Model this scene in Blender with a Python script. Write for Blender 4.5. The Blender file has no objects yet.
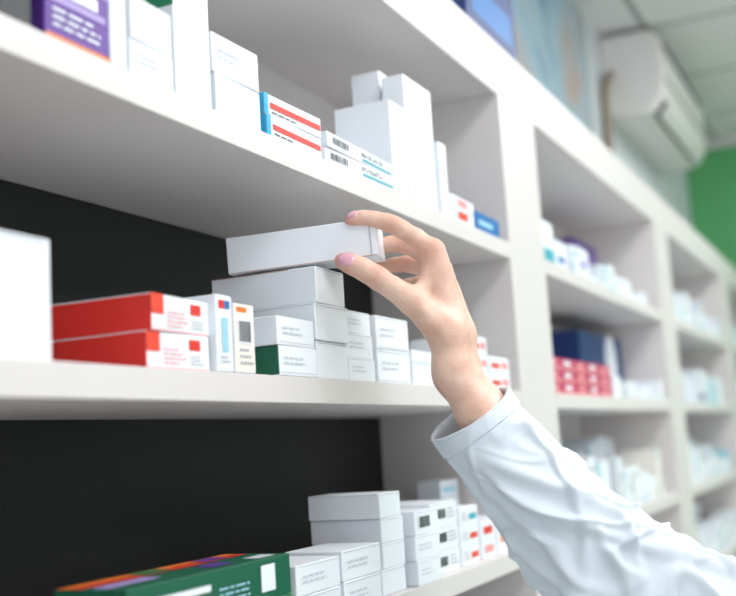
import bpy, bmesh, math, random
import numpy as np
from mathutils import Vector, Matrix, noise

S = 0.5      # metres per layout unit
H = 1.5      # eye height above the floor
scene = bpy.context.scene
scene.view_settings.view_transform = 'Standard'
scene.view_settings.look = 'None'
scene.view_settings.exposure = -0.02

# ------------------------------------------------------------------ materials
MATS = {}
def mat(name, col, rough=0.5, bump=0.0, bscale=200.0, var=0.0, metal=0.0, emis=0.0, coat=0.0):
    if name in MATS: return MATS[name]
    m = bpy.data.materials.new(name); m.use_nodes = True
    nt = m.node_tree; b = nt.nodes['Principled BSDF']
    b.inputs['Base Color'].default_value = (*col, 1)
    b.inputs['Roughness'].default_value = rough
    b.inputs['Metallic'].default_value = metal
    b.inputs['Coat Weight'].default_value = coat
    tc = nt.nodes.new('ShaderNodeTexCoord')
    nz = nt.nodes.new('ShaderNodeTexNoise'); nz.inputs['Scale'].default_value = bscale
    nt.links.new(tc.outputs['Object'], nz.inputs['Vector'])
    if var > 0:
        mx = nt.nodes.new('ShaderNodeMix'); mx.data_type = 'RGBA'
        mx.inputs['A'].default_value = (*[c*(1-var) for c in col], 1)
        mx.inputs['B'].default_value = (*[min(1, c*(1+var)) for c in col], 1)
        nz2 = nt.nodes.new('ShaderNodeTexNoise'); nz2.inputs['Scale'].default_value = 6
        nt.links.new(tc.outputs['Object'], nz2.inputs['Vector'])
        nt.links.new(nz2.outputs['Fac'], mx.inputs['Factor'])
        nt.links.new(mx.outputs['Result'], b.inputs['Base Color'])
    if bump > 0:
        bp = nt.nodes.new('ShaderNodeBump'); bp.inputs['Strength'].default_value = bump
        bp.inputs['Distance'].default_value = 0.001
        nt.links.new(nz.outputs['Fac'], bp.inputs['Height'])
        nt.links.new(bp.outputs['Normal'], b.inputs['Normal'])
    if emis > 0:
        b.inputs['Emission Color'].default_value = (*col, 1)
        b.inputs['Emission Strength'].default_value = emis
    MATS[name] = m
    return m

def srgb(r, g, b):
    f = lambda c: (c/255/12.92) if c/255 <= 0.04045 else ((c/255+0.055)/1.055)**2.4
    return (f(r), f(g), f(b))

PAL = {
 'white': srgb(236,241,247), 'white2': srgb(224,230,237), 'cream': srgb(240,236,226),
 'red': srgb(222,52,44), 'red2': srgb(232,70,50), 'pink': srgb(236,160,160), 'magenta': srgb(196,60,108),
 'blue': srgb(30,110,180), 'navy': srgb(24,58,120), 'teal': srgb(70,170,185), 'cyan': srgb(50,170,215),
 'green': srgb(18,120,78), 'dgreen': srgb(12,92,66), 'purple': srgb(96,56,150), 'lilac': srgb(170,150,210),
 'orange': srgb(232,120,40), 'grey': srgb(172,175,180), 'dark': srgb(40,42,46), 'brown': srgb(180,130,100),
 'skyb': srgb(160,208,226), 'seam': srgb(188,192,200), 'faint': srgb(205,210,218),
}
def pm(n):
    return mat('print_'+n if n not in ('white','white2') else 'carton_'+n, PAL[n], 0.42, bump=0.06, bscale=350, var=0.015)

laminate = mat('shelf_laminate', srgb(218,213,211), 0.45, bump=0.05, bscale=300, var=0.012)
black_panel = mat('black_back_panel', srgb(11,11,13), 0.65, bump=0.08, bscale=150)

def link(o, parent=None):
    scene.collection.objects.link(o)
    if parent: o.parent = parent
    return o

def add_box(bm, x0,x1,y0,y1,z0,z1, mi=0, bevel=0.0):
    r = bmesh.ops.create_cube(bm, size=1.0)
    vs = r['verts']
    for v in vs:
        v.co = Vector(((x0+(v.co.x+.5)*(x1-x0))*S, (y0+(v.co.y+.5)*(y1-y0))*S, (z0+(v.co.z+.5)*(z1-z0))*S+H))
    fs = set(f for v in vs for f in v.link_faces)
    for f in fs: f.material_index = mi
    if bevel:
        es = list(set(e for v in vs for e in v.link_edges))
        r2 = bmesh.ops.bevel(bm, geom=es, offset=bevel, segments=2, affect='EDGES', profile=0.7)
        for f in r2['faces']: f.material_index = mi

def finish(bm, name, mats, parent=None, smooth=False):
    me = bpy.data.meshes.new(name); bm.to_mesh(me); bm.free()
    for m in mats: me.materials.append(m)
    if smooth:
        for p in me.polygons: p.use_smooth = True
    o = bpy.data.objects.new(name, me)
    return link(o, parent)

# ------------------------------------------------------------------ shelving
def empty(name):
    e = bpy.data.objects.new(name, None); scene.collection.objects.link(e); return e

unit = empty('pharmacy_shelving_unit')
bays = [(-0.75,3.15),(3.53,5.64),(6.02,8.12),(8.50,10.36)]
stiles = [(-1.1,-0.75),(3.15,3.53),(5.64,6.02),(8.12,8.50),(10.36,10.49)]
levels = [0.6,0.14,-0.32,-0.78,-1.24,-1.70,-2.16,-2.62]
bm = bmesh.new()
for a,b in stiles:
    add_box(bm, a, b, 1.0, 1.49, -3.0, 1.26, bevel=0.0012)
finish(bm,'uprights',[laminate],unit)
bm = bmesh.new()
for a,b in bays:
    add_box(bm, a+.002, b-.002, 1.0, 1.018, 1.08, 1.26, bevel=0.001)
    add_box(bm, a+.002, b-.002, 1.0, 1.018, -3.0, -2.68, bevel=0.001)
finish(bm,'fascia_rails',[laminate],unit)
bm = bmesh.new()
for a,b in bays:
    add_box(bm, a+.002, b-.002, 1.019, 1.48, 1.085, 1.125)
finish(bm,'top_panels',[laminate],unit)
bm = bmesh.new()
for a,b in bays:
    for z in levels:
        add_box(bm, a+.002, b-.002, 1.0, 1.478, z-.05, z, bevel=0.0012)
finish(bm,'shelves',[laminate],unit)
bm = bmesh.new()
a,b = bays[0]
add_box(bm, a+.002, b-.002, 1.480, 1.489, 0.552, 1.26, 1)
add_box(bm, a+.002, b-.002, 1.480, 1.489, -3.0, 0.549, 0)
for a,b in bays[1:]:
    add_box(bm, a+.002, b-.002, 1.480, 1.489, -3.0, 1.26, 1)
finish(bm,'back_panels',[black_panel, laminate],unit)

# ------------------------------------------------------------------ room
wallm = mat('painted_wall', srgb(205,211,213), 0.8, bump=0.15, bscale=120, var=0.02)
greenm = mat('green_painted_wall', srgb(98,180,116), 0.75, bump=0.15, bscale=120, var=0.04)
def simple(name, x0,x1,y0,y1,z0,z1,m):
    bm = bmesh.new(); add_box(bm,x0,x1,y0,y1,z0,z1); return finish(bm,name,[m])
simple('wall_left', -4,10.5,1.5,1.7,-3,2.71,wallm)
simple('wall_end', 10.5,10.7,-7,1.7,-3,2.71,greenm)
def tiled(name, c1, c2, w, h, mort, rough):
    m = bpy.data.materials.new(name); m.use_nodes=True; nt=m.node_tree; b=nt.nodes['Principled BSDF']
    tc=nt.nodes.new('ShaderNodeTexCoord'); br=nt.nodes.new('ShaderNodeTexBrick')
    br.offset=0.0; br.inputs['Scale'].default_value=1.0
    br.inputs['Brick Width'].default_value=w; br.inputs['Row Height'].default_value=h
    br.inputs['Mortar Size'].default_value=mort
    br.inputs['Color1'].default_value=(*c1,1); br.inputs['Color2'].default_value=(*[c*.97 for c in c1],1)
    br.inputs['Mortar'].default_value=(*c2,1)
    nt.links.new(tc.outputs['Object'],br.inputs['Vector']); nt.links.new(br.outputs['Color'],b.inputs['Base Color'])
    b.inputs['Roughness'].default_value=rough
    return m
simple('floor', -4,10.7,-7,1.7,-3.1,-3.0, tiled('floor_tiles',srgb(200,198,192),srgb(150,148,144),.6,.6,.006,.3))
simple('ceiling', -4,10.7,-7,1.7,2.71,2.8, tiled('ceiling_tiles',srgb(228,228,227),srgb(160,162,162),.6,.6,.012,.9))
simple('trim_cornice', 10.44,10.499,-7,1.49,2.62,2.705, laminate)

lightm = mat('light_diffuser',(0.985,0.99,1.0),0.5,emis=9.6)
framem = mat('light_frame',srgb(230,230,230),0.4)
for (cx,cy) in [(1.2,-0.9),(4.2,-0.9),(7.2,-0.9),(1.2,-4.2),(4.2,-4.2)]:
    bm=bmesh.new()
    add_box(bm,cx-1.15,cx+1.15,cy-.55,cy+.55,2.672,2.685,0)
    add_box(bm,cx-1.2,cx+1.2,cy-.6,cy-.55,2.66,2.708,1); add_box(bm,cx-1.2,cx+1.2,cy+.55,cy+.6,2.66,2.708,1)
    add_box(bm,cx-1.2,cx-1.15,cy-.55,cy+.55,2.66,2.708,1); add_box(bm,cx+1.15,cx+1.2,cy-.55,cy+.55,2.66,2.708,1)
    finish(bm,'ceiling_light_panel',[lightm,framem])

def air_conditioner():
    x0,x1=7.10,8.95; dz=.13
    prof=[(1.498,2.00),(1.30,1.96),(1.20,1.98),(1.125,2.07),(1.10,2.18),(1.10,2.42),(1.12,2.50),(1.18,2.545),(1.498,2.55)]
    prof=[(y,z+dz) for y,z in prof]
    bm=bmesh.new()
    def ring(x,sc):
        cy=1.3; cz=2.27+dz
        return [bm.verts.new(((x)*S,((cy+(y-cy)*(sc if y<1.49 else 1)))*S,(cz+(z-cz)*sc)*S+H)) for y,z in prof]
    rings=[ring(x0,.96),ring(x0+.02,1.0),ring(x1-.02,1.0),ring(x1,.96)]
    n=len(prof)
    for r0,r1 in zip(rings,rings[1:]):
        for i in range(n):
            f=bm.faces.new((r0[i],r0[(i+1)%n],r1[(i+1)%n],r1[i]))
    bm.faces.new(rings[0]); bm.faces.new(rings[-1][::-1])
    bmesh.ops.recalc_face_normals(bm,faces=bm.faces)
    add_box(bm,x0+.04,x1-.04,1.094,1.101,2.19+dz,2.205+dz,1)
    add_box(bm,x0+.12,x1-.12,1.092,1.102,2.435+dz,2.46+dz,1)
    def slab(y0,z0,y1,z1,t,mi,xa,xb):
        z0+=dz; z1+=dz
        d=Vector((0,y1-y0,z1-z0)).normalized(); nrm=Vector((0,d.z,-d.y))*t
        vs=[]
        for x in (xa,xb):
            for (y,z) in ((y0,z0),(y1,z1)):
                for s in (0,1):
                    vs.append(bm.verts.new(((x)*S,(y+nrm.y*s)*S,(z+nrm.z*s)*S+H)))
        for q in ((0,1,3,2),(4,6,7,5),(0,4,5,1),(2,3,7,6),(1,5,7,3),(0,2,6,4)):
            f=bm.faces.new([vs[i] for i in q]); f.material_index=mi
    slab(1.118,2.065,1.20,1.973,-.008,1,x0+.12,x1-.12)
    slab(1.104,2.035,1.165,1.965,-.010,0,x0+.14,x1-.14)
    for k in range(9):
        xx=x0+.22+k*.165
        add_box(bm,xx,xx+.01,1.13,1.19,1.98+dz,2.01+dz,1)
    return finish(bm,'air_conditioner',[mat('ac_plastic',srgb(234,231,228),.35),mat('ac_vent_dark',srgb(60,62,66),.6)])
air_conditioner()
cu=bpy.data.curves.new('air_conditioner_pipe','CURVE'); cu.dimensions='3D'; cu.bevel_depth=.014
sp=cu.splines.new('BEZIER'); pts=[(7.08,1.44,2.4),(6.95,1.45,2.3),(6.92,1.46,2.0),(6.92,1.46,1.3)]
sp.bezier_points.add(len(pts)-1)
for p,q in zip(sp.bezier_points,pts):
    p.co=(q[0]*S,q[1]*S,q[2]*S+H); p.handle_left_type=p.handle_right_type='AUTO'
po=bpy.data.objects.new('air_conditioner_pipe',cu); po.data.materials.append(mat('pipe_tape',srgb(150,135,115),.6)); link(po)

def poster():
    m=bpy.data.materials.new('poster_print'); m.use_nodes=True; nt=m.node_tree; b=nt.nodes['Principled BSDF']
    tc=nt.nodes.new('ShaderNodeTexCoord'); nz=nt.nodes.new('ShaderNodeTexNoise'); nz.inputs['Scale'].default_value=2.6
    nz.inputs['Distortion'].default_value=1.2
    cr=nt.nodes.new('ShaderNodeValToRGB')
    cr.color_ramp.elements[0].position=.3; cr.color_ramp.elements[0].color=(*srgb(80,128,165),1)
    cr.color_ramp.elements[1].position=.7; cr.color_ramp.elements[1].color=(*srgb(178,160,150),1)
    e=cr.color_ramp.elements.new(.5); e.color=(*srgb(158,188,202),1)
    nt.links.new(tc.outputs['Object'],nz.inputs['Vector']); nt.links.new(nz.outputs['Fac'],cr.inputs['Fac'])
    nt.links.new(cr.outputs['Color'],b.inputs['Base Color']); b.inputs['Roughness'].default_value=.35
    bm=bmesh.new()
    add_box(bm,4.2,6.5,1.478,1.495,1.32,2.62,0)
    for q in ((4.16,6.54,2.62,2.66),(4.16,6.54,1.28,1.32)): add_box(bm,q[0],q[1],1.465,1.497,q[2],q[3],1)
    for q in ((4.16,4.2),(6.5,6.54)): add_box(bm,q[0],q[1],1.465,1.497,1.32,2.62,1)
    finish(bm,'wall_poster',[m,mat('poster_frame',srgb(190,198,202),.4)])
poster()

# ------------------------------------------------------------------ cartons
def carton_into(bm, cx,cy,z0,w,d,h, rot, facemats, decals, slots, jitter=0.0, rnd=None):
    def mi(n):
        if n not in slots: slots.append(n)
        return slots.index(n)
    base = facemats.get('*','white')
    tb = bmesh.new()
    r = bmesh.ops.create_cube(tb, size=1.0)
    T = Matrix.Translation((cx,cy,z0)) @ Matrix.Rotation(rot,4,'Z')
    for v in tb.verts:
        c=v.co.copy()
        v.co=Vector((c.x*w,c.y*d,(c.z+.5)*h))
        if jitter and rnd:
            v.co += Vector((rnd.uniform(-1,1),rnd.uniform(-1,1),0))*jitter
    bmesh.ops.bevel(tb,geom=list(tb.edges),offset=min(.0008,h*.05),segments=1,affect='EDGES')
    for f in tb.faces:
        f.normal_update(); n=f.normal
        ax=max(range(3),key=lambda i:abs(n[i]))
        key=('L' if n.x<0 else 'R') if ax==0 else (('F' if n.y<0 else 'K') if ax==1 else ('T' if n.z>0 else 'B'))
        f.material_index=mi(facemats.get(key,base))
    for dc in decals:
        if dc[0]=='disc':                      # round logo on the front
            _,u,v,rad,mn=dc
            q=[tb.verts.new(((-.5+u)*w+math.cos(t)*rad,-d/2-.0005,v*h+math.sin(t)*rad)) for t in [2*math.pi*i/28 for i in range(28)]]
            f=tb.faces.new(q); f.material_index=mi(mn); continue
        face,u0,u1,v0,v1,mn=dc[:6]; off=.00035 if len(dc)<7 else dc[6]
        if face=='F':   P=lambda u,v:Vector(((-.5+u)*w,-d/2-off-jitter,v*h))
        elif face=='L': P=lambda u,v:Vector((-w/2-off-jitter,(.5-u)*d,v*h))
        elif face=='T': P=lambda u,v:Vector(((-.5+u)*w,(-.5+v)*d,h+off))
        elif face=='B': P=lambda u,v:Vector(((-.5+u)*w,(.5-v)*d,-off))
        q=[tb.verts.new(P(a,b)) for a,b in ((u0,v0),(u1,v0),(u1,v1),(u0,v1))]
        f=tb.faces.new(q); f.material_index=mi(mn)
    for v in tb.verts: v.co=T@v.co
    tm=bpy.data.meshes.new('tmp'); tb.to_mesh(tm); tb.free()
    bm.from_mesh(tm); bpy.data.meshes.remove(tm)

def barcode(face,u0,u1,v0,v1,seed=1):
    r=random.Random(seed); out=[(face,u0-.02,u1+.02,v0-.03,v1+.03,'white',.0003)]; u=u0
    while u<u1-.01:
        w=r.choice([.006,.011,.016]); out.append((face,u,min(u+w,u1),v0,v1,'dark',.0006)); u+=w+r.choice([.007,.012])
    return out
def textlines(face,u0,u1,v0,v1,n=3,mn='grey',seed=0):
    """rows of small word-shaped print"""
    r=random.Random(seed*7+3); out=[]; dv=(v1-v0)/n
    for i in range(n):
        v=v1-(i+1)*dv; u=u0; end=u0+(u1-u0)*r.uniform(.65,1)
        while u<end-.01:
            wl=min((u1-u0)*r.uniform(.1,.28),end-u)
            out.append((face,u,u+wl,v+dv*.3,v+dv*.66,mn,.0006)); u+=wl+(u1-u0)*.05
    return out
def seam(face='F',v=.93):
    return [(face,.03,.97,v,v+.018,'seam',.0003)]

_r = random.Random(5)
def mbox(x0,x1,y0,y1,z0,z1, rot=0.0, fm=None, dec=(), name='medicine_box', tilt=0.0):
    cx,cy=(x0+x1)/2*S,(y0+y1)/2*S
    w,d,h=(x1-x0)*S,(y1-y0)*S,(z1-z0)*S-.0004
    bm=bmesh.new(); slots=[]
    carton_into(bm,0,0,0,w,d,h,0,dict(fm or {}),list(dec),slots,jitter=.0002,rnd=_r)
    o=finish(bm,name,[pm(s) for s in slots])
    o.location=(cx,cy,z0*S+H+.0002); o.rotation_euler=(math.radians(tilt),0,math.radians(rot))
    return o
def tl(i=0,mn='faint'): return textlines('F',.12,.7,.35,.7,2,mn,i)

# -- middle shelf
Z=.14
mbox(.86,1.13,1.02,1.14,Z,.312, fm={'*':'white'}, dec=seam('F',.96))
for i,(za,zb,rt,dx) in enumerate([(Z,.199,0,0),(.199,.258,3,.004)]):
    mbox(1.325+dx,1.495+dx,1.01,1.215,za,zb,rt,fm={'*':'white','L':'red'},
         dec=[('F',0,.2,.45,1,'red2'),('F',.66,.84,.55,.85,'red'),('F',.0,.97,.0,.04,'pink'),('L',.0,1,.9,.93,'red2')]
             +textlines('F',.25,.6,.1,.6,4,'pink',i)+textlines('F',.68,.92,.12,.42,3,'grey',i+4))
mbox(1.505,1.553,1.0,1.18,Z,.272,0,fm={'*':'white'},dec=[('F',.15,.5,.82,.93,'red'),('F',.5,.85,.82,.93,'blue'),('F',.3,.7,.25,.7,'skyb')]+textlines('F',.15,.85,.1,.22,2))
mbox(1.560,1.625,1.0,1.17,Z,.262,0,fm={'*':'white','F':'cream'},dec=barcode('F',.2,.8,.45,.75,4)+[('F',.12,.6,.88,.95,'orange')]+textlines('F',.2,.85,.1,.38,3))
mbox(1.705,1.852,1.0,1.075,Z,.197,0,fm={'*':'white','L':'dgreen'},dec=seam('F',.1)+tl(1))
mbox(1.70,1.850,1.0,1.085,.197,.252,1.5,fm={'*':'white'},dec=seam('F',.1)+tl(2))
mbox(1.863,2.0,1.005,1.20,Z,.216,0,dec=seam()+seam('L',.94))
mbox(1.860,2.0,1.0,1.215,.216,.291,-1,dec=seam()+[('L',.02,.98,.955,.97,'grey')])
mbox(1.862,1.99,1.0,1.245,.291,.3655,1.2,dec=seam()+[('L',.0,.75,.97,.99,'brown')])
mbox(1.86,2.0,1.26,1.44,Z,.22,2); mbox(1.87,2.0,1.27,1.44,.22,.285,-2)
zs=[Z,.19,.243,.293]
for i in range(3): mbox(2.01,2.14,1.01+.003*i,1.19,zs[i],zs[i+1],_r.uniform(-1.5,1.5),dec=seam()+tl(i))
zs=[Z,.215,.292]
for i in range(2): mbox(2.155,2.335,1.01,1.2,zs[i],zs[i+1],_r.uniform(-1,1),dec=seam()+[('F',.05,.95,.05,.07,'seam')]+tl(i+5))
zs=[Z,.195,.225]
for i in range(2): mbox(2.35,2.48,1.01,1.2,zs[i],zs[i+1],_r.uniform(-1,1),dec=seam())
for k,(xa,xb) in enumerate([(2.78,2.92),(2.93,3.11)]):
    for i in range(3-k):
        mbox(xa,xb,1.02,1.2,Z+.05*i,Z+.05*(i+1),0,dec=[('F',.1,.5,.3,.6,'red2'),('F',.6,.9,.3,.7,'pink')])

# the carton being lifted, its near end raised a little off the stack
hx,hy=1.922,.885; th=math.radians(15)
L_,W_=.315,.088
cx=hx+W_/2*math.cos(th)-L_/2*math.sin(th); cy=hy+W_/2*math.sin(th)+L_/2*math.cos(th)
mbox(cx-W_/2,cx+W_/2,cy-L_/2,cy+L_/2,.3735,.4505,15,
     dec=[('L',.01,.99,.0,.018,'brown'),('L',.955,.965,.03,.97,'seam')]+seam('F',.93),tilt=-2.2)

# -- top shelf
Z=.6; YF=1.004
mbox(.93,1.085,YF,1.2,Z,.72,0,fm={'*':'dgreen','F':'dark'})
mbox(1.112,1.252,YF,1.2,Z,.735,0,fm={'*':'white','F':'purple','L':'purple'},
     dec=[('F',.0,1,.0,.05,'orange'),('F',.08,.92,.42,.5,'lilac'),('F',0,1,.72,1,'lilac'),('F',.1,.8,.52,.66,'white',.0006)]+textlines('F',.1,.9,.12,.38,3,'white',2))
mbox(1.256,1.293,YF,1.2,Z,.78)
mbox(1.300,1.414,YF,1.2,Z,.66,0,dec=seam()+tl(3)); mbox(1.300,1.412,YF,1.2,.66,.735,2,dec=seam())
mbox(1.40,1.46,1.24,1.3,Z,.9,0,fm={'*':'green'})
mbox(1.42,1.526,YF,1.10,Z,.86,0,fm={'*':'white','L':'white2'},dec=[('L',0,1,.6,1,'green')])
mbox(1.54,1.69,YF,1.2,Z,.675,0,dec=seam()); mbox(1.538,1.688,YF,1.2,.675,.75,-1.5,dec=seam()+tl(6))
for i in range(2):
    mbox(1.71,1.93,YF,1.2,Z+.043*i,Z+.043*(i+1),-i*1.5,fm={'*':'white','L':'cyan'},
      dec=[('F',.0,.07,0,1,'cyan'),('F',.1,.98,.34,.62,'red')]+textlines('F',.12,.6,.08,.26,1,'dark',i))
for i in range(2):
    mbox(1.955,2.295,YF,1.13,Z+.034*i,Z+.034*(i+1),-1+2*i,fm={'*':'white'},
      dec=[('F',.5,.97,.12,.3,'teal')]+textlines('F',.48,.9,.42,.75,2,'dark',i)+barcode('F',.06,.3,.3,.75,7+i)+[('L',.2,.8,.3,.7,'skyb')])
mbox(2.42,2.60,YF+.01,1.075,Z,.935,0)
mbox(2.32,2.41,YF+.01,1.165,Z,.84,0)
mbox(2.44,2.54,1.09,1.17,Z,.965,0)
mbox(2.0,2.28,1.2,1.42,Z,.80,3,fm={'*':'white2'})
mbox(2.61,2.66,YF,1.25,Z,.80,0)
for i in range(2): mbox(2.67,2.85,YF,1.2,Z+.035*i,Z+.035*(i+1),0,dec=[('F',.3,.7,.2,.8,'red2' if i==0 else 'pink')]+textlines('F',.05,.28,.2,.8,2))
mbox(2.865,3.07,YF,1.2,Z,.655,0,fm={'*':'blue'},dec=[('F',.1,.7,.3,.6,'skyb')])

# -- lower shelf
Z=-.32
for za,zb,m1 in ((Z,-.25,'green'),(-.25,-.18,'dgreen')):
    tops=[('T',0,.98,.80,.98,'orange'),('T',0,.98,.62,.78,'red'),('T',.02,.3,.3,.55,'lilac'),('T',.35,.5,.66,.94,'green',.0006),('T',.72,.86,.66,.94,'purple',.0006),('T',.55,.7,.2,.5,'purple'),('T',.82,.95,.1,.35,'white2')]
    mbox(1.25,1.71,1.0,1.135,za,zb,0,fm={'*':m1},dec=tops+[('F',.12,.45,.55,.7,'white'),('F',.12,.4,.35,.42,'skyb'),('F',.78,.88,.2,.85,'white')]+textlines('F',.5,.72,.2,.6,3,'skyb',3))
for i in range(2): mbox(1.73,1.9,1.0,1.12,Z+.057*i,Z+.057*(i+1),_r.uniform(-1,1),dec=seam()+tl(i))
for i in range(2): mbox(1.915,2.085,1.0,1.13,Z+.06*i,Z+.06*(i+1),_r.uniform(-1,1),dec=seam()+tl(i+2))
for i in range(4):
    o=_r.uniform(-.005,.005)
    mbox(2.14+o,2.255+o,1.02,1.195,Z+.0545*i,Z+.0545*(i+1),_r.uniform(-2,2),dec=seam()+seam('L',.95))
for i in range(3): mbox(2.28,2.42,1.0,1.18,Z+.056*i,Z+.056*(i+1),_r.uniform(-1.2,1.2),dec=seam()+(barcode('F',.15,.6,.3,.75,i) if i==2 else tl(i)))
for i in range(3): mbox(2.44,2.62,1.03,1.2,Z+.058*i,Z+.058*(i+1),_r.uniform(-1,1),dec=seam()+barcode('F',.15,.55,.3,.7,i)+textlines('F',.62,.92,.25,.75,3,'grey',i))
for i in range(3): mbox(2.635,2.77,1.03,1.2,Z+.05*i,Z+.05*(i+1),_r.uniform(-1,1),dec=[('F',.5,.9,.3,.6,'red2' if i<2 else 'teal')]+textlines('F',.08,.42,.25,.75,3,'grey',i))
for i in range(2): mbox(2.785,2.90,1.03,1.2,Z+.05*i,Z+.05*(i+1),0,dec=[('F',.2,.8,.3,.7,'red' if i else 'pink')])
mbox(2.915,3.05,1.03,1.2,Z,-.22,0,fm={'*':'white'},dec=[('F',.2,.8,.3,.6,'orange')])
for i in range(4): mbox(2.97,3.12,1.215,1.29,Z+.052*i,Z+.052*(i+1),_r.uniform(-1,1),fm={'*':'white2'},dec=[('F',.1,.8,.3,.6,'skyb')])

mbox(3.0,3.5,1.03,1.3,1.262,1.62,0,fm={'*':'navy'},dec=[('F',.1,.9,.2,.5,'blue')],name='storage_carton')

# -- background assortments, one joined object per shelf
def assortment(x0,x1,z,seed,accents,hmax=.2,yj=.05,extra=None,rows=(1.03,1.27)):
    r=random.Random(seed); bm=bmesh.new(); slots=[]
    for row,ya in enumerate(rows):
        x=x0+.03
        while x<x1-.12:
            w=r.uniform(.09,.2)
            if x+w>x1-.02: break
            if r.random()<.05: x+=r.uniform(.05,.12); continue
            d=r.uniform(.14,.19); y=ya+r.uniform(0,yj*.6)
            bh=r.uniform(.035,.075); n=max(1,int(r.uniform(.45,1)*(hmax+.07*row)/bh))
            if r.random()<.22: n=1; bh=r.uniform(.1,hmax)
            body='white' if r.random()<.75 else ('white2' if r.random()<.7 else r.choice(accents))
            acc=r.choice(accents)
            for i in range(n):
                dec=[]
                k=r.random()
                if k<.2: dec=[('F',0,1,.1,.3,acc)]
                elif k<.4: dec=[('F',.0,.22,0,1,acc)]
                elif k<.6: dec=[('F',.15,.7,.4,.65,acc)]
                carton_into(bm,(x+w/2)*S,(y+d/2)*S,(z+bh*i)*S+H+.0002,w*S,d*S,bh*S-.0004,math.radians(r.uniform(-2,2)),{'*':body},dec,slots)
            x+=w+.012
    if extra:
        for e in extra:
            x_0,x_1,y_0,y_1,z_0,z_1,fm,dec=e
            carton_into(bm,(x_0+x_1)/2*S,(y_0+y_1)/2*S,z_0*S+H+.0002,(x_1-x_0)*S,(y_1-y_0)*S,(z_1-z_0)*S-.0004,0,fm,dec,slots)
    finish(bm,'medicine_box_assortment',[pm(s) for s in slots])
A1=['teal','skyb','skyb','blue','lilac']; A2=['pink','skyb','navy','skyb','grey']; A3=['skyb','cream','skyb','grey','teal']
assortment(4.0,5.64,.6,17,A1,.16,rows=(1.03,),extra=[
   (3.56,3.66,1.04,1.2,.6,.80,{'*':'white'},[('F',.2,.8,.5,.8,'teal')]),(3.67,3.80,1.04,1.2,.6,.77,{'*':'white'},[('F',0,1,.1,.4,'teal')]),(3.82,3.97,1.04,1.2,.6,.72,{'*':'white'},[('F',.2,.8,.3,.5,'blue')]),
   (3.6,4.0,1.26,1.4,.6,.80,{'*':'white2'},[]),(4.1,4.5,1.26,1.4,.6,.76,{'*':'white'},[]),(4.5,4.9,1.26,1.4,.6,.81,{'*':'white2'},[]),
   (4.92,5.45,1.26,1.4,.6,.83,{'*':'white'},[]),(4.97,5.4,1.26,1.4,.83,.93,{'*':'purple'},[('F',.1,.6,.2,.5,'lilac')])])
ex=[]
for i in range(3):
    for k in range(5):
        ex.append((3.6+k*.185,3.775+k*.185,1.04,1.2,.14+.045*i,.14+.045*(i+1),{'*':'magenta','T':'white'},[('F',0,1,.1,.3,'pink'),('F',.1,.6,.45,.8,'white' if k%2 else 'pink')]))
ex+= [(4.75,5.60,1.22,1.4,.14,.47,{'*':'navy'},[('disc',.70,.68,.058,'white')]),
      (4.56,4.7,1.04,1.2,.14,.24,{'*':'white'},[]),(3.6,4.1,1.26,1.4,.14,.27,{'*':'white'},[])]
assortment(4.72,5.64,.14,12,A2,.13,extra=ex,rows=(1.03,))
assortment(3.53,5.64,-.32,13,A3,.26,extra=None)
assortment(3.53,5.64,-.78,14,A3,.2)
for i,z in enumerate([.6,.14,-.32,-.78]):
    assortment(6.02,8.12,z,20+i,[A1,A2,A3,A1][i],.24)
    assortment(8.5,10.36,z,30+i,[A1,A3,A2,A1][i],.24)
    if z<-.5: assortment(-.7,3.1,z,40+i,A2,.2)

# ------------------------------------------------------------------ implicit surface tools
def surface_nets(f,o,h):
    nx,ny,nz=f.shape; cs=(nx-1,ny-1,nz-1)
    acc=np.zeros(cs+(3,),np.float32); cnt=np.zeros(cs,np.float32)
    C=[(i,j,k) for i in (0,1) for j in (0,1) for k in (0,1)]
    for a in C:
        for b in C:
            if sum(b)-sum(a)==1 and sum(abs(p-q) for p,q in zip(a,b))==1:
                fa=f[a[0]:a[0]+cs[0],a[1]:a[1]+cs[1],a[2]:a[2]+cs[2]]
                fb=f[b[0]:b[0]+cs[0],b[1]:b[1]+cs[1],b[2]:b[2]+cs[2]]
                m=(fa<0)!=(fb<0)
                ii=np.nonzero(m); t=fa[ii]/(fa[ii]-fb[ii])
                for c in range(3): acc[ii+(np.full(len(ii[0]),c),)]+=a[c]+t*(b[c]-a[c])
                cnt[ii]+=1
    mask=cnt>0; idx=-np.ones(cs,np.int64); idx[mask]=np.arange(mask.sum())
    verts=np.array(o)+h*(np.argwhere(mask)+acc[mask]/cnt[mask][:,None])
    ins=f<0; Q=[]
    def do(sel,inside,cells):
        i,j,k=sel; q=np.stack([idx[i+c[0],j+c[1],k+c[2]] for c in cells],1)
        q[~inside]=q[~inside][:,::-1]; Q.append(q)
    m=(ins[:-1]!=ins[1:]); m[:,0,:]=False; m[:,:,0]=False; m[:,-1,:]=False; m[:,:,-1]=False
    s=np.nonzero(m); do(s,ins[s],[(0,-1,-1),(0,0,-1),(0,0,0),(0,-1,0)])
    m=(ins[:,:-1]!=ins[:,1:]); m[0]=False; m[:,:,0]=False; m[-1]=False; m[:,:,-1]=False
    s=np.nonzero(m); do(s,ins[s],[(-1,0,-1),(-1,0,0),(0,0,0),(0,0,-1)])
    m=(ins[:,:,:-1]!=ins[:,:,1:]); m[0]=False; m[:,0]=False; m[-1]=False; m[:,-1]=False
    s=np.nonzero(m); do(s,ins[s],[(-1,-1,0),(0,-1,0),(0,0,0),(-1,0,0)])
    return verts,np.concatenate(Q)

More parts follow.
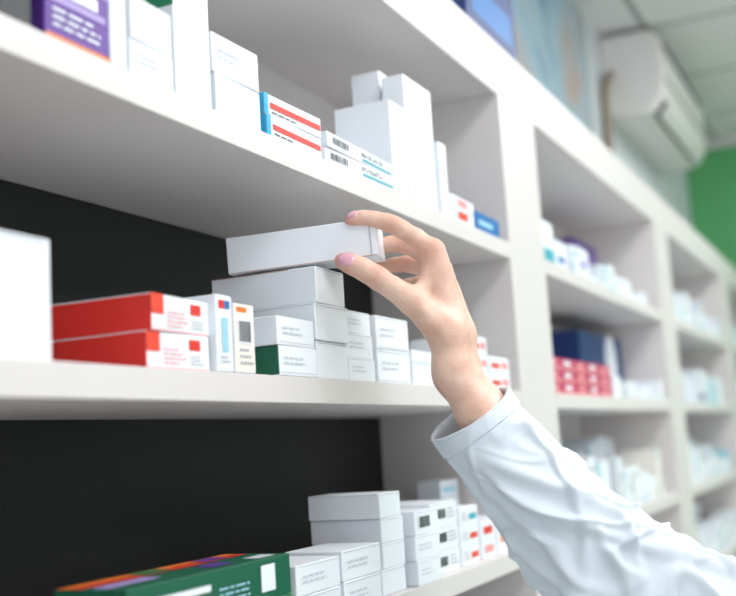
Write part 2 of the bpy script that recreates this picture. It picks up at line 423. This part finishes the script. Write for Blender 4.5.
def smin(a,b,k):
    h=np.maximum(k-np.abs(a-b),0)/k
    return np.minimum(a,b)-h*h*k*.25
class Field:
    def __init__(s,lo,hi,h):
        s.lo=np.array(lo,float); s.h=h
        s.n=[int((b-a)/h)+1 for a,b in zip(lo,hi)]
        s.ax=[np.float32(s.lo[i]+h*np.arange(s.n[i])) for i in range(3)]
    def new(s): return np.full(s.n,1e3,np.float32)
    def block(s,lo,hi):
        sl=[]
        for i in range(3):
            a=max(0,int((lo[i]-s.lo[i])/s.h)); b=min(s.n[i],int((hi[i]-s.lo[i])/s.h)+2); sl.append(slice(a,max(a,b)))
        return tuple(sl)
    def grid(s,sl): return np.meshgrid(s.ax[0][sl[0]],s.ax[1][sl[1]],s.ax[2][sl[2]],indexing='ij')
    def capsule(s,F,a,b,ra,rb,k=3.0,pad=14,sub=False):
        a=np.array(a,float); b=np.array(b,float); R=max(ra,rb)+max(pad,k)
        sl=s.block(np.minimum(a,b)-R,np.maximum(a,b)+R)
        X,Y,Z=s.grid(sl)
        d=b-a; L2=max(float(d@d),1e-6)
        t=np.clip(((X-a[0])*d[0]+(Y-a[1])*d[1]+(Z-a[2])*d[2])/L2,0,1)
        D=(np.sqrt((X-a[0]-t*d[0])**2+(Y-a[1]-t*d[1])**2+(Z-a[2]-t*d[2])**2)-(ra+(rb-ra)*t)).astype(np.float32)
        if sub: F[sl]=-smin(-F[sl],D,k)
        else: F[sl]=smin(F[sl],D,k)

# hand frame: x along the reach plane to the right, y up, z out of the thumb side; millimetres
AX=Vector((.4360,-.8979,-.0606)); AY=Vector((-.0977,-.1142,.9887)); AZ=Vector((-.8946,-.4252,-.1375))
org=AX*.032+AY*.018-AZ*1.069+Vector((0,0,H))
HM=Matrix(((AX.x,AY.x,AZ.x,org.x),(AX.y,AY.y,AZ.y,org.y),(AX.z,AY.z,AZ.z,org.z),(0,0,0,1)))
def hw(p): return HM@(Vector(p)*.001)

person = empty('pharmacist')

fingers={
 'index':[(33,29,-5,11.0),(16,42,-6,9.8),(2,51,-8,9.0),(-6,55.5,-9,9.3),(-14,58.5,-10,8.6),(-24,61,-12,8.0),(-31,62.3,-13,8.0),(-38,62.8,-14,7.5),(-45,62.2,-15,6.9),(-50,61,-15.5,5.7)],
 'middle':[(37,20,-25,11.0),(21,31,-38,9.4),(5,38,-48,9.4),(-9,38.5,-54,8.2),(-21,35,-57,7.9),(-38,31,-60,6.2)],
 'ring':[(41,6,-42,10.8),(25,14,-57,9.0),(10,18,-66,9.0),(-4,17,-69,7.8),(-16,14,-70,7.4),(-34,10,-71,5.9)],
 'little':[(46,-8,-56,10),(34,-4,-70,7.8),(23,-2,-78,7.4),(12,-4,-82,6.6),(2,-6,-83,6.2),(-10,-9,-83,5.2)],
}
thumb=[(44,-54,0,15.5),(28,-38,10,12.8),(12,-22.5,15,12.6),(4,-16,16,12.2),(-8,-8,16,11),(-20,0,15,11),(-26,4,14.5,11.2),(-36,10,13,10.7),(-47,15,11.5,9.8),(-54,17.8,11,8.6),(-58,19,10.5,7.0)]
hS=.9
fld=Field((-74,-178,-104),(138,80,42),hS)
P=fld.new()
for mc,base,r0,r1 in (('index',(50,-55,-6),13.2,11.0),('middle',(56,-56,-16),14.2,11.2),('ring',(61,-58,-26),14,10.8),('little',(65,-60,-34),12,10.0)):
    e=fingers[mc][0]; fld.capsule(P,base,e[:3],r0,r1,6)
fld.capsule(P,(40,-20,-14),(52,-50,-18),14,16,10)
fld.capsule(P,(42,-44,3),(16,-23,12),13.5,11,10)
fld.capsule(P,(17,-14,8),(33,9,-4),6.5,8.5,12)
fld.capsule(P,(50,-10,-40),(62,-50,-34),13,14,10)
fld.capsule(P,(46,-54,-2),(53,-96,-2),16,17,18); fld.capsule(P,(59,-60,-26),(61,-90,-26),15,15.5,16)
fld.capsule(P,(53,-92,-2),(80,-134,2),17,22,18); fld.capsule(P,(61,-88,-26),(86,-130,-22),15.5,21,16)
fld.capsule(P,(80,-134,2),(106,-168,8),22,24,14); fld.capsule(P,(86,-130,-22),(112,-164,-18),21,23,14)
fld.capsule(P,(69,-78,-20),(72,-84,-20),7,7,12)
fld.capsule(P,(60,-40,-4),(44,22,-6),2.8,3.2,6,pad=10); fld.capsule(P,(68,-42,-16),(50,14,-22),2.8,3.2,6,pad=10)
fld.capsule(P,(50,-60,8),(22,-30,23),2.6,2.6,7,pad=10)
T=fld.new()
for a,b in zip(thumb,thumb[1:]): fld.capsule(T,a[:3],b[:3],a[3],b[3],4)
R_=smin(P,T,9)
for k,ch in fingers.items():
    G=fld.new()
    for a,b in zip(ch,ch[1:]): fld.capsule(G,a[:3],b[:3],a[3],b[3],3)
    fld.capsule(G,ch[0][:3],[ch[0][0]*.7+55*.3,ch[0][1]*.7-50*.3,ch[0][2]*.7-16*.3],ch[0][3],ch[0][3]+.3,3)
    R_=np.minimum(R_,smin(P,G,7))
def crease(center,direction,r,amps=((-2.8,.45),(0,.75),(2.8,.45)),wd=.95):
    c=np.array(center,float); d=np.array(direction,float); d/=np.linalg.norm(d)
    sl=fld.block(c-r-6,c+r+6); X,Y,Z=fld.grid(sl)
    t=(X-c[0])*d[0]+(Y-c[1])*d[1]+(Z-c[2])*d[2]
    q=np.sqrt((X-c[0])**2+(Y-c[1])**2+(Z-c[2])**2)
    fade=np.clip((r+4-q)/3,0,1)
    wob=.5*np.sin((X+Z)*.9)
    for o_,a in amps: R_[sl]+=(a*np.exp(-((t-o_+wob)/wd)**2)*fade).astype(np.float32)
for k,i in (('index',3),('index',6),('middle',2),('ring',2)):
    ch=fingers[k]; crease(ch[i][:3],np.array(ch[i+1][:3])-np.array(ch[i-1][:3]),ch[i][3])
crease(thumb[6][:3],np.array(thumb[7][:3])-np.array(thumb[5][:3]),11)
V,Q=surface_nets(R_,fld.lo,hS)
def sdf_at(p):
    q=[(p[i]-fld.lo[i])/hS for i in range(3)]; i0=[int(x) for x in q]; f=[x-i for x,i in zip(q,i0)]
    s=0
    for a in (0,1):
        for b in (0,1):
            for c in (0,1):
                s+=float(R_[i0[0]+a,i0[1]+b,i0[2]+c])*(f[0] if a else 1-f[0])*(f[1] if b else 1-f[1])*(f[2] if c else 1-f[2])
    return s
me=bpy.data.meshes.new('right_hand')
me.from_pydata([hw(v) for v in V],[],Q.tolist())
for p in me.polygons: p.use_smooth=True
att=me.attributes.new('flush','FLOAT','POINT')
spots=[(ch[-1][:3],10) for ch in fingers.values()]+[(thumb[-1][:3],12),(thumb[6][:3],9)]+[(ch[0][:3],12) for ch in fingers.values()]+[(fingers['index'][3][:3],9),(fingers['middle'][2][:3],9),(fingers['ring'][2][:3],9)]
fl=np.zeros(len(V))
for c,r in spots: fl=np.maximum(fl,np.exp(-((V-np.array(c))**2).sum(1)/(r*1.2)**2))
att.data.foreach_set('value',fl.astype(np.float32))
skin=bpy.data.materials.new('skin'); skin.use_nodes=True; nt=skin.node_tree; b=nt.nodes['Principled BSDF']
at=nt.nodes.new('ShaderNodeAttribute'); at.attribute_name='flush'
tc=nt.nodes.new('ShaderNodeTexCoord'); nz=nt.nodes.new('ShaderNodeTexNoise'); nz.inputs['Scale'].default_value=45; nz.inputs['Detail'].default_value=6
nt.links.new(tc.outputs['Object'],nz.inputs['Vector'])
rp=nt.nodes.new('ShaderNodeMapRange'); rp.inputs['From Min'].default_value=.35; rp.inputs['From Max'].default_value=.65
nt.links.new(nz.outputs['Fac'],rp.inputs['Value'])
mx0=nt.nodes.new('ShaderNodeMix'); mx0.data_type='RGBA'
mx0.inputs['A'].default_value=(*srgb(236,201,182),1); mx0.inputs['B'].default_value=(*srgb(222,177,156),1)
nt.links.new(rp.outputs['Result'],mx0.inputs['Factor'])
mx=nt.nodes.new('ShaderNodeMix'); mx.data_type='RGBA'; mx.inputs['B'].default_value=(*srgb(216,140,124),1)
mu=nt.nodes.new('ShaderNodeMath'); mu.operation='MULTIPLY'; mu.inputs[1].default_value=.55
nt.links.new(at.outputs['Fac'],mu.inputs[0]); nt.links.new(mu.outputs[0],mx.inputs['Factor'])
nt.links.new(mx0.outputs['Result'],mx.inputs['A']); nt.links.new(mx.outputs['Result'],b.inputs['Base Color'])
rr_=nt.nodes.new('ShaderNodeMapRange'); rr_.inputs['To Min'].default_value=.36; rr_.inputs['To Max'].default_value=.56
nt.links.new(nz.outputs['Fac'],rr_.inputs['Value']); nt.links.new(rr_.outputs['Result'],b.inputs['Roughness'])
b.inputs['Subsurface Weight'].default_value=.06
b.inputs['Subsurface Radius'].default_value=(1,.35,.2); b.inputs['Subsurface Scale'].default_value=.003
vo=nt.nodes.new('ShaderNodeTexVoronoi'); vo.inputs['Scale'].default_value=600
nt.links.new(tc.outputs['Object'],vo.inputs['Vector'])
bp=nt.nodes.new('ShaderNodeBump'); bp.inputs['Strength'].default_value=.4; bp.inputs['Distance'].default_value=.0006
nt.links.new(vo.outputs['Distance'],bp.inputs['Height']); nt.links.new(bp.outputs['Normal'],b.inputs['Normal'])
me.materials.append(skin)
link(bpy.data.objects.new('right_hand',me),person)

# nails: each vertex is seated on the finger surface, then lifted by the nail thickness
nailm=mat('nail_polish',srgb(228,172,188),.15,coat=.6)
def nail(name,c,dirv,nrm,L,Wd):
    d=Vector(dirv).normalized(); n=Vector(nrm); n=(n-d*n.dot(d)).normalized(); s=d.cross(n)
    N=18; bm=bmesh.new(); g=[]
    for i in range(N+1):
        row=[]
        u=-1+2*i/N
        for j in range(N+1):
            v=-1+2*j/N
            uu=u*math.sqrt(1-v*v*.36); vv=v*math.sqrt(1-u*u*.36)
            p=Vector(c)+d*(uu*L/2)+s*(vv*Wd/2)+n*14
            for _ in range(30):
                q=sdf_at(p)
                if q<.02: break
                p-=n*min(q*.9,1.5)
            edge=max(abs(u),abs(v))
            p+=n*(.75-.75*edge**10)
            row.append(bm.verts.new(hw(p)))
        g.append(row)
    for i in range(N):
        for j in range(N): bm.faces.new((g[i][j],g[i+1][j],g[i+1][j+1],g[i][j+1]))
    bmesh.ops.recalc_face_normals(bm,faces=bm.faces)
    return finish(bm,name,[nailm],person,smooth=True)
nail('thumb_nail',(-53.5,18,11.2),(-12,4.6,-1.2),(-.15,.35,1),16,14)
nail('index_nail',(-47.5,61.6,-15.2),(-15,-1,-1.5),(-.1,.9,.8),11.5,10)

# ------------------------------------------------------------------ coat
coatm=bpy.data.materials.new('coat_cotton'); coatm.use_nodes=True; nt=coatm.node_tree; b=nt.nodes['Principled BSDF']
b.inputs['Base Color'].default_value=(*srgb(220,230,238),1); b.inputs['Roughness'].default_value=.85
b.inputs['Sheen Weight'].default_value=.05
tc=nt.nodes.new('ShaderNodeTexCoord'); wv=nt.nodes.new('ShaderNodeTexNoise'); wv.inputs['Scale'].default_value=900
nt.links.new(tc.outputs['Object'],wv.inputs['Vector'])
bp=nt.nodes.new('ShaderNodeBump'); bp.inputs['Strength'].default_value=.3; bp.inputs['Distance'].default_value=.0006
nt.links.new(wv.outputs['Fac'],bp.inputs['Height']); nt.links.new(bp.outputs['Normal'],b.inputs['Normal'])

axis=[((70,-134,-9),46,38),((92,-164,-6),47,41),((122,-198,2),51,46),((172,-250,18),58,52),((228,-300,32),66,58),((296,-334,36),68,62),((380,-352,34),70,68),((470,-352,24),78,76),((540,-342,10),80,84)]
def catmull(pts,t):
    n=len(pts)-1; x=t*n; i=min(int(x),n-1); f=x-i
    p0=pts[max(i-1,0)];p1=pts[i];p2=pts[i+1];p3=pts[min(i+2,n)]
    return .5*((2*p1)+(p2-p0)*f+(2*p0-5*p1+4*p2-p3)*f*f+(3*p1-p0-3*p2+p3)*f**3)
ctrl=[np.array(list(a)+[r,q],float) for a,r,q in axis]
NS,NT=480,220
pts=[catmull(ctrl,i/NS) for i in range(NS+1)]
arc=[0]
for a,b_ in zip(pts,pts[1:]): arc.append(arc[-1]+np.linalg.norm(a[:3]-b_[:3]))
tang=[Vector(pts[min(i+1,NS)][:3]-pts[max(i-1,0)][:3]).normalized() for i in range(NS+1)]
t0=Vector((.56,-.82,-.12)).normalized()
for i in range(40):
    f=i/40; tang[i]=(t0*(1-f)+tang[i]*f).normalized()
up=Vector((0,0,1))
bm=bmesh.new()
def fold(th,s):
    def ridge(x,w): return math.exp(-(x/w)**2)
    a=th+s*.006
    q=Vector((math.cos(a)*1.2,math.sin(a)*1.2,s*.0055))
    n1=noise.noise(q+Vector((3,1,7)))
    q2=Vector((math.cos(th-s*.009)*1.1,math.sin(th-s*.009)*1.1,s*.011+5))
    n2=noise.noise(q2+Vector((9,2,1)))
    q3=Vector((math.cos(th+s*.014)*1.3,math.sin(th+s*.014)*1.3,s*.016+2))
    n5=noise.noise(q3+Vector((1,8,4)))
    n3=noise.noise(Vector((math.cos(th)*.7,math.sin(th)*.7,s*.010+9)))
    n4=noise.noise(Vector((math.cos(th)*2.2,math.sin(th)*2.2,s*.022+3)))
    el=math.exp(-((s-170)/110)**2)
    return 7.5*ridge(n1,.14)+6.0*ridge(n2-.05,.13)+5*el*ridge(n5,.12)+8*n3+2.2*n4-4.6
def ringat(i,shrink=0.0,disp=True):
    p=pts[i]; t=tang[i]; s=arc[i]
    e1=(up-t*up.dot(t)).normalized(); e2=t.cross(e1)
    row=[]
    for j in range(NT):
        th=2*math.pi*j/NT
        fade=min(1,max(.12,(s-14)/50))
        rr=fade*fold(th,s)
        if disp:
            if s<22: rr+=1.2
            if 22<=s<24: rr-=.8
            if 3<s<4.4: rr-=.5
        pos=Vector(p[:3])+e1*(math.cos(th)*(p[4]+rr-shrink))+e2*(math.sin(th)*(p[3]+rr-shrink))
        row.append(bm.verts.new(hw(pos)))
    return row
inner=[ringat(i,2.2,False) for i in (60,40,20,8,0)]
outer=[ringat(i) for i in range(NS+1)]
seq=inner+outer
for r0,r1 in zip(seq,seq[1:]):
    for j in range(NT): bm.faces.new((r0[j],r0[(j+1)%NT],r1[(j+1)%NT],r1[j]))
bmesh.ops.recalc_face_normals(bm,faces=bm.faces)
finish(bm,'coat_sleeve',[coatm],person,smooth=True)

# ------------------------------------------------------------------ rest of the pharmacist (stands beside the camera's field of view)
BO=Vector((1.05,-.06,0))
def net_obj(F,fl_,name,m,h):
    V,Q=surface_nets(F,fl_.lo,h)
    me=bpy.data.meshes.new(name); me.from_pydata([BO+Vector(v)*.001 for v in V],[],Q.tolist())
    for p in me.polygons: p.use_smooth=True
    me.materials.append(m); return link(bpy.data.objects.new(name,me),person)
fb=Field((-330,-220,560),(300,220,1420),8.0); F=fb.new(); k=60
for a,b_,r in (((-140,0,1280),(140,0,1280),60),((-85,8,1180),(85,8,1180),98),((-50,5,1030),(50,5,1030),92),((-78,0,890),(78,0,890),108),((-92,0,700),(92,0,700),118),((-96,0,560),(96,0,560),124)):
    fb.capsule(F,a,b_,r,r,k,pad=70)
fb.capsule(F,(120,8,1285),(182,34,1292),66,72,40,pad=50)
G=fb.new()
fb.capsule(G,(-165,0,1280),(-222,-18,1010),56,46,20,pad=40); fb.capsule(G,(-222,-18,1010),(-215,45,800),46,38,20,pad=40)
F=smin(F,G,25)
X,Y,Zz=fb.grid((slice(None),)*3)
F=np.maximum(F,600-Zz)
net_obj(F,fb,'coat_body',coatm,8.0)
fb=Field((-200,-120,0),(200,220,680),7.0); F=fb.new()
for s in (-1,1):
    fb.capsule(F,(s*72,0,670),(s*76,5,470),78,56,20,pad=30); fb.capsule(F,(s*76,5,470),(s*80,-5,80),56,44,20,pad=30)
net_obj(F,fb,'trousers',mat('trouser_fabric',srgb(44,50,66),.85,bump=.3,bscale=500),7.0)
fb=Field((-160,-110,-10),(160,200,110),4.0); F=fb.new()
for s in (-1,1):
    fb.capsule(F,(s*80,-25,46),(s*86,110,34),40,32,14,pad=20); fb.capsule(F,(s*80,-5,60),(s*80,-5,80),40,38,14,pad=20)
X,Y,Zz=fb.grid((slice(None),)*3); F=np.maximum(F,1-Zz)
net_obj(F,fb,'shoes',mat('shoe_leather',srgb(240,240,238),.4),4.0)
fb=Field((-110,-130,1290),(110,150,1630),3.0); F=fb.new()
fb.capsule(F,(0,-8,1300),(0,8,1420),50,50,20,pad=25)
fb.capsule(F,(0,5,1520),(0,25,1520),76,74,30,pad=35); fb.capsule(F,(0,48,1490),(0,62,1424),56,26,30,pad=35)
fb.capsule(F,(-40,30,1450),(40,30,1450),30,30,30,pad=30)
fb.capsule(F,(0,100,1505),(0,115,1474),6,9,12,pad=15)
for s in (-1,1):
    fb.capsule(F,(s*9,106,1470),(s*9,106,1470),6,6,6,pad=10)
    fb.capsule(F,(s*30,105,1502),(s*30,105,1502),14,14,10,pad=12,sub=True)
    fb.capsule(F,(s*76,8,1505),(s*74,4,1475),10,7,8,pad=12)
    fb.capsule(F,(s*14,92,1522),(s*44,82,1524),8,6,10,pad=12)
net_obj(F,fb,'head',skin,3.0)
Fm=fb.new(); fb.capsule(Fm,(-17,88,1447),(17,88,1447),5,5,4); fb.capsule(Fm,(-8,93,1447),(8,93,1447),6,6,4)
net_obj(Fm,fb,'lips',mat('lip_colour',srgb(196,110,108),.4),3.0)
Fe=fb.new()
for s in (-1,1): fb.capsule(Fe,(s*30,84,1502),(s*30,84,1502),12,12,2)
net_obj(Fe,fb,'eyes',mat('eye_white',srgb(238,236,232),.1),3.0)
Fe=fb.new()
for s in (-1,1): fb.capsule(Fe,(s*30,92,1502),(s*30,92,1502),5.5,5.5,2)
net_obj(Fe,fb,'irises',mat('iris_brown',srgb(60,36,22),.1),3.0)
Fh=fb.new()
fb.capsule(Fh,(0,-5,1528),(0,12,1532),88,82,20,pad=20); fb.capsule(Fh,(0,-60,1500),(0,-78,1330),50,24,30,pad=30)
fb.capsule(Fh,(0,88,1480),(0,120,1490),66,70,14,pad=20,sub=True)
net_obj(Fh,fb,'hair',mat('brown_hair',srgb(70,45,30),.5,bump=.6,bscale=120),3.0)
fb=Field((-270,0,600),(-160,120,830),2.5); F=fb.new()
fb.capsule(F,(-215,45,815),(-214,50,770),24,22,10,pad=20)
for dy,L1 in ((-24,62),(-8,72),(8,68),(23,54)):
    fb.capsule(F,(-214,52+dy*.4,765),(-214,55+dy,710),13,11,10,pad=15)
    fb.capsule(F,(-214,55+dy,708),(-208,57+dy,708-L1*.5),8.5,8,3,pad=10); fb.capsule(F,(-208,57+dy,708-L1*.5),(-196,58+dy,708-L1),8,6.5,3,pad=10)
fb.capsule(F,(-210,68,760),(-200,92,725),12,9.5,8,pad=15); fb.capsule(F,(-200,92,725),(-192,96,692),9.5,8,3,pad=10)
net_obj(F,fb,'left_hand',skin,2.5)

# ------------------------------------------------------------------ light, camera
w=bpy.data.worlds.new('world'); scene.world=w; w.use_nodes=True
w.node_tree.nodes['Background'].inputs['Color'].default_value=(.91,.96,1.0,1)
w.node_tree.nodes['Background'].inputs['Strength'].default_value=1.12

cam=bpy.data.cameras.new('camera'); co=bpy.data.objects.new('camera',cam); scene.collection.objects.link(co)
co.matrix_world=Matrix(((AX.x,AY.x,AZ.x,0),(AX.y,AY.y,AZ.y,0),(AX.z,AY.z,AZ.z,H),(0,0,0,1)))
cam.sensor_width=36; cam.lens=1071/736*36; cam.clip_start=.02
cam.dof.use_dof=True; cam.dof.focus_distance=1.06; cam.dof.aperture_fstop=3.4
scene.camera=co
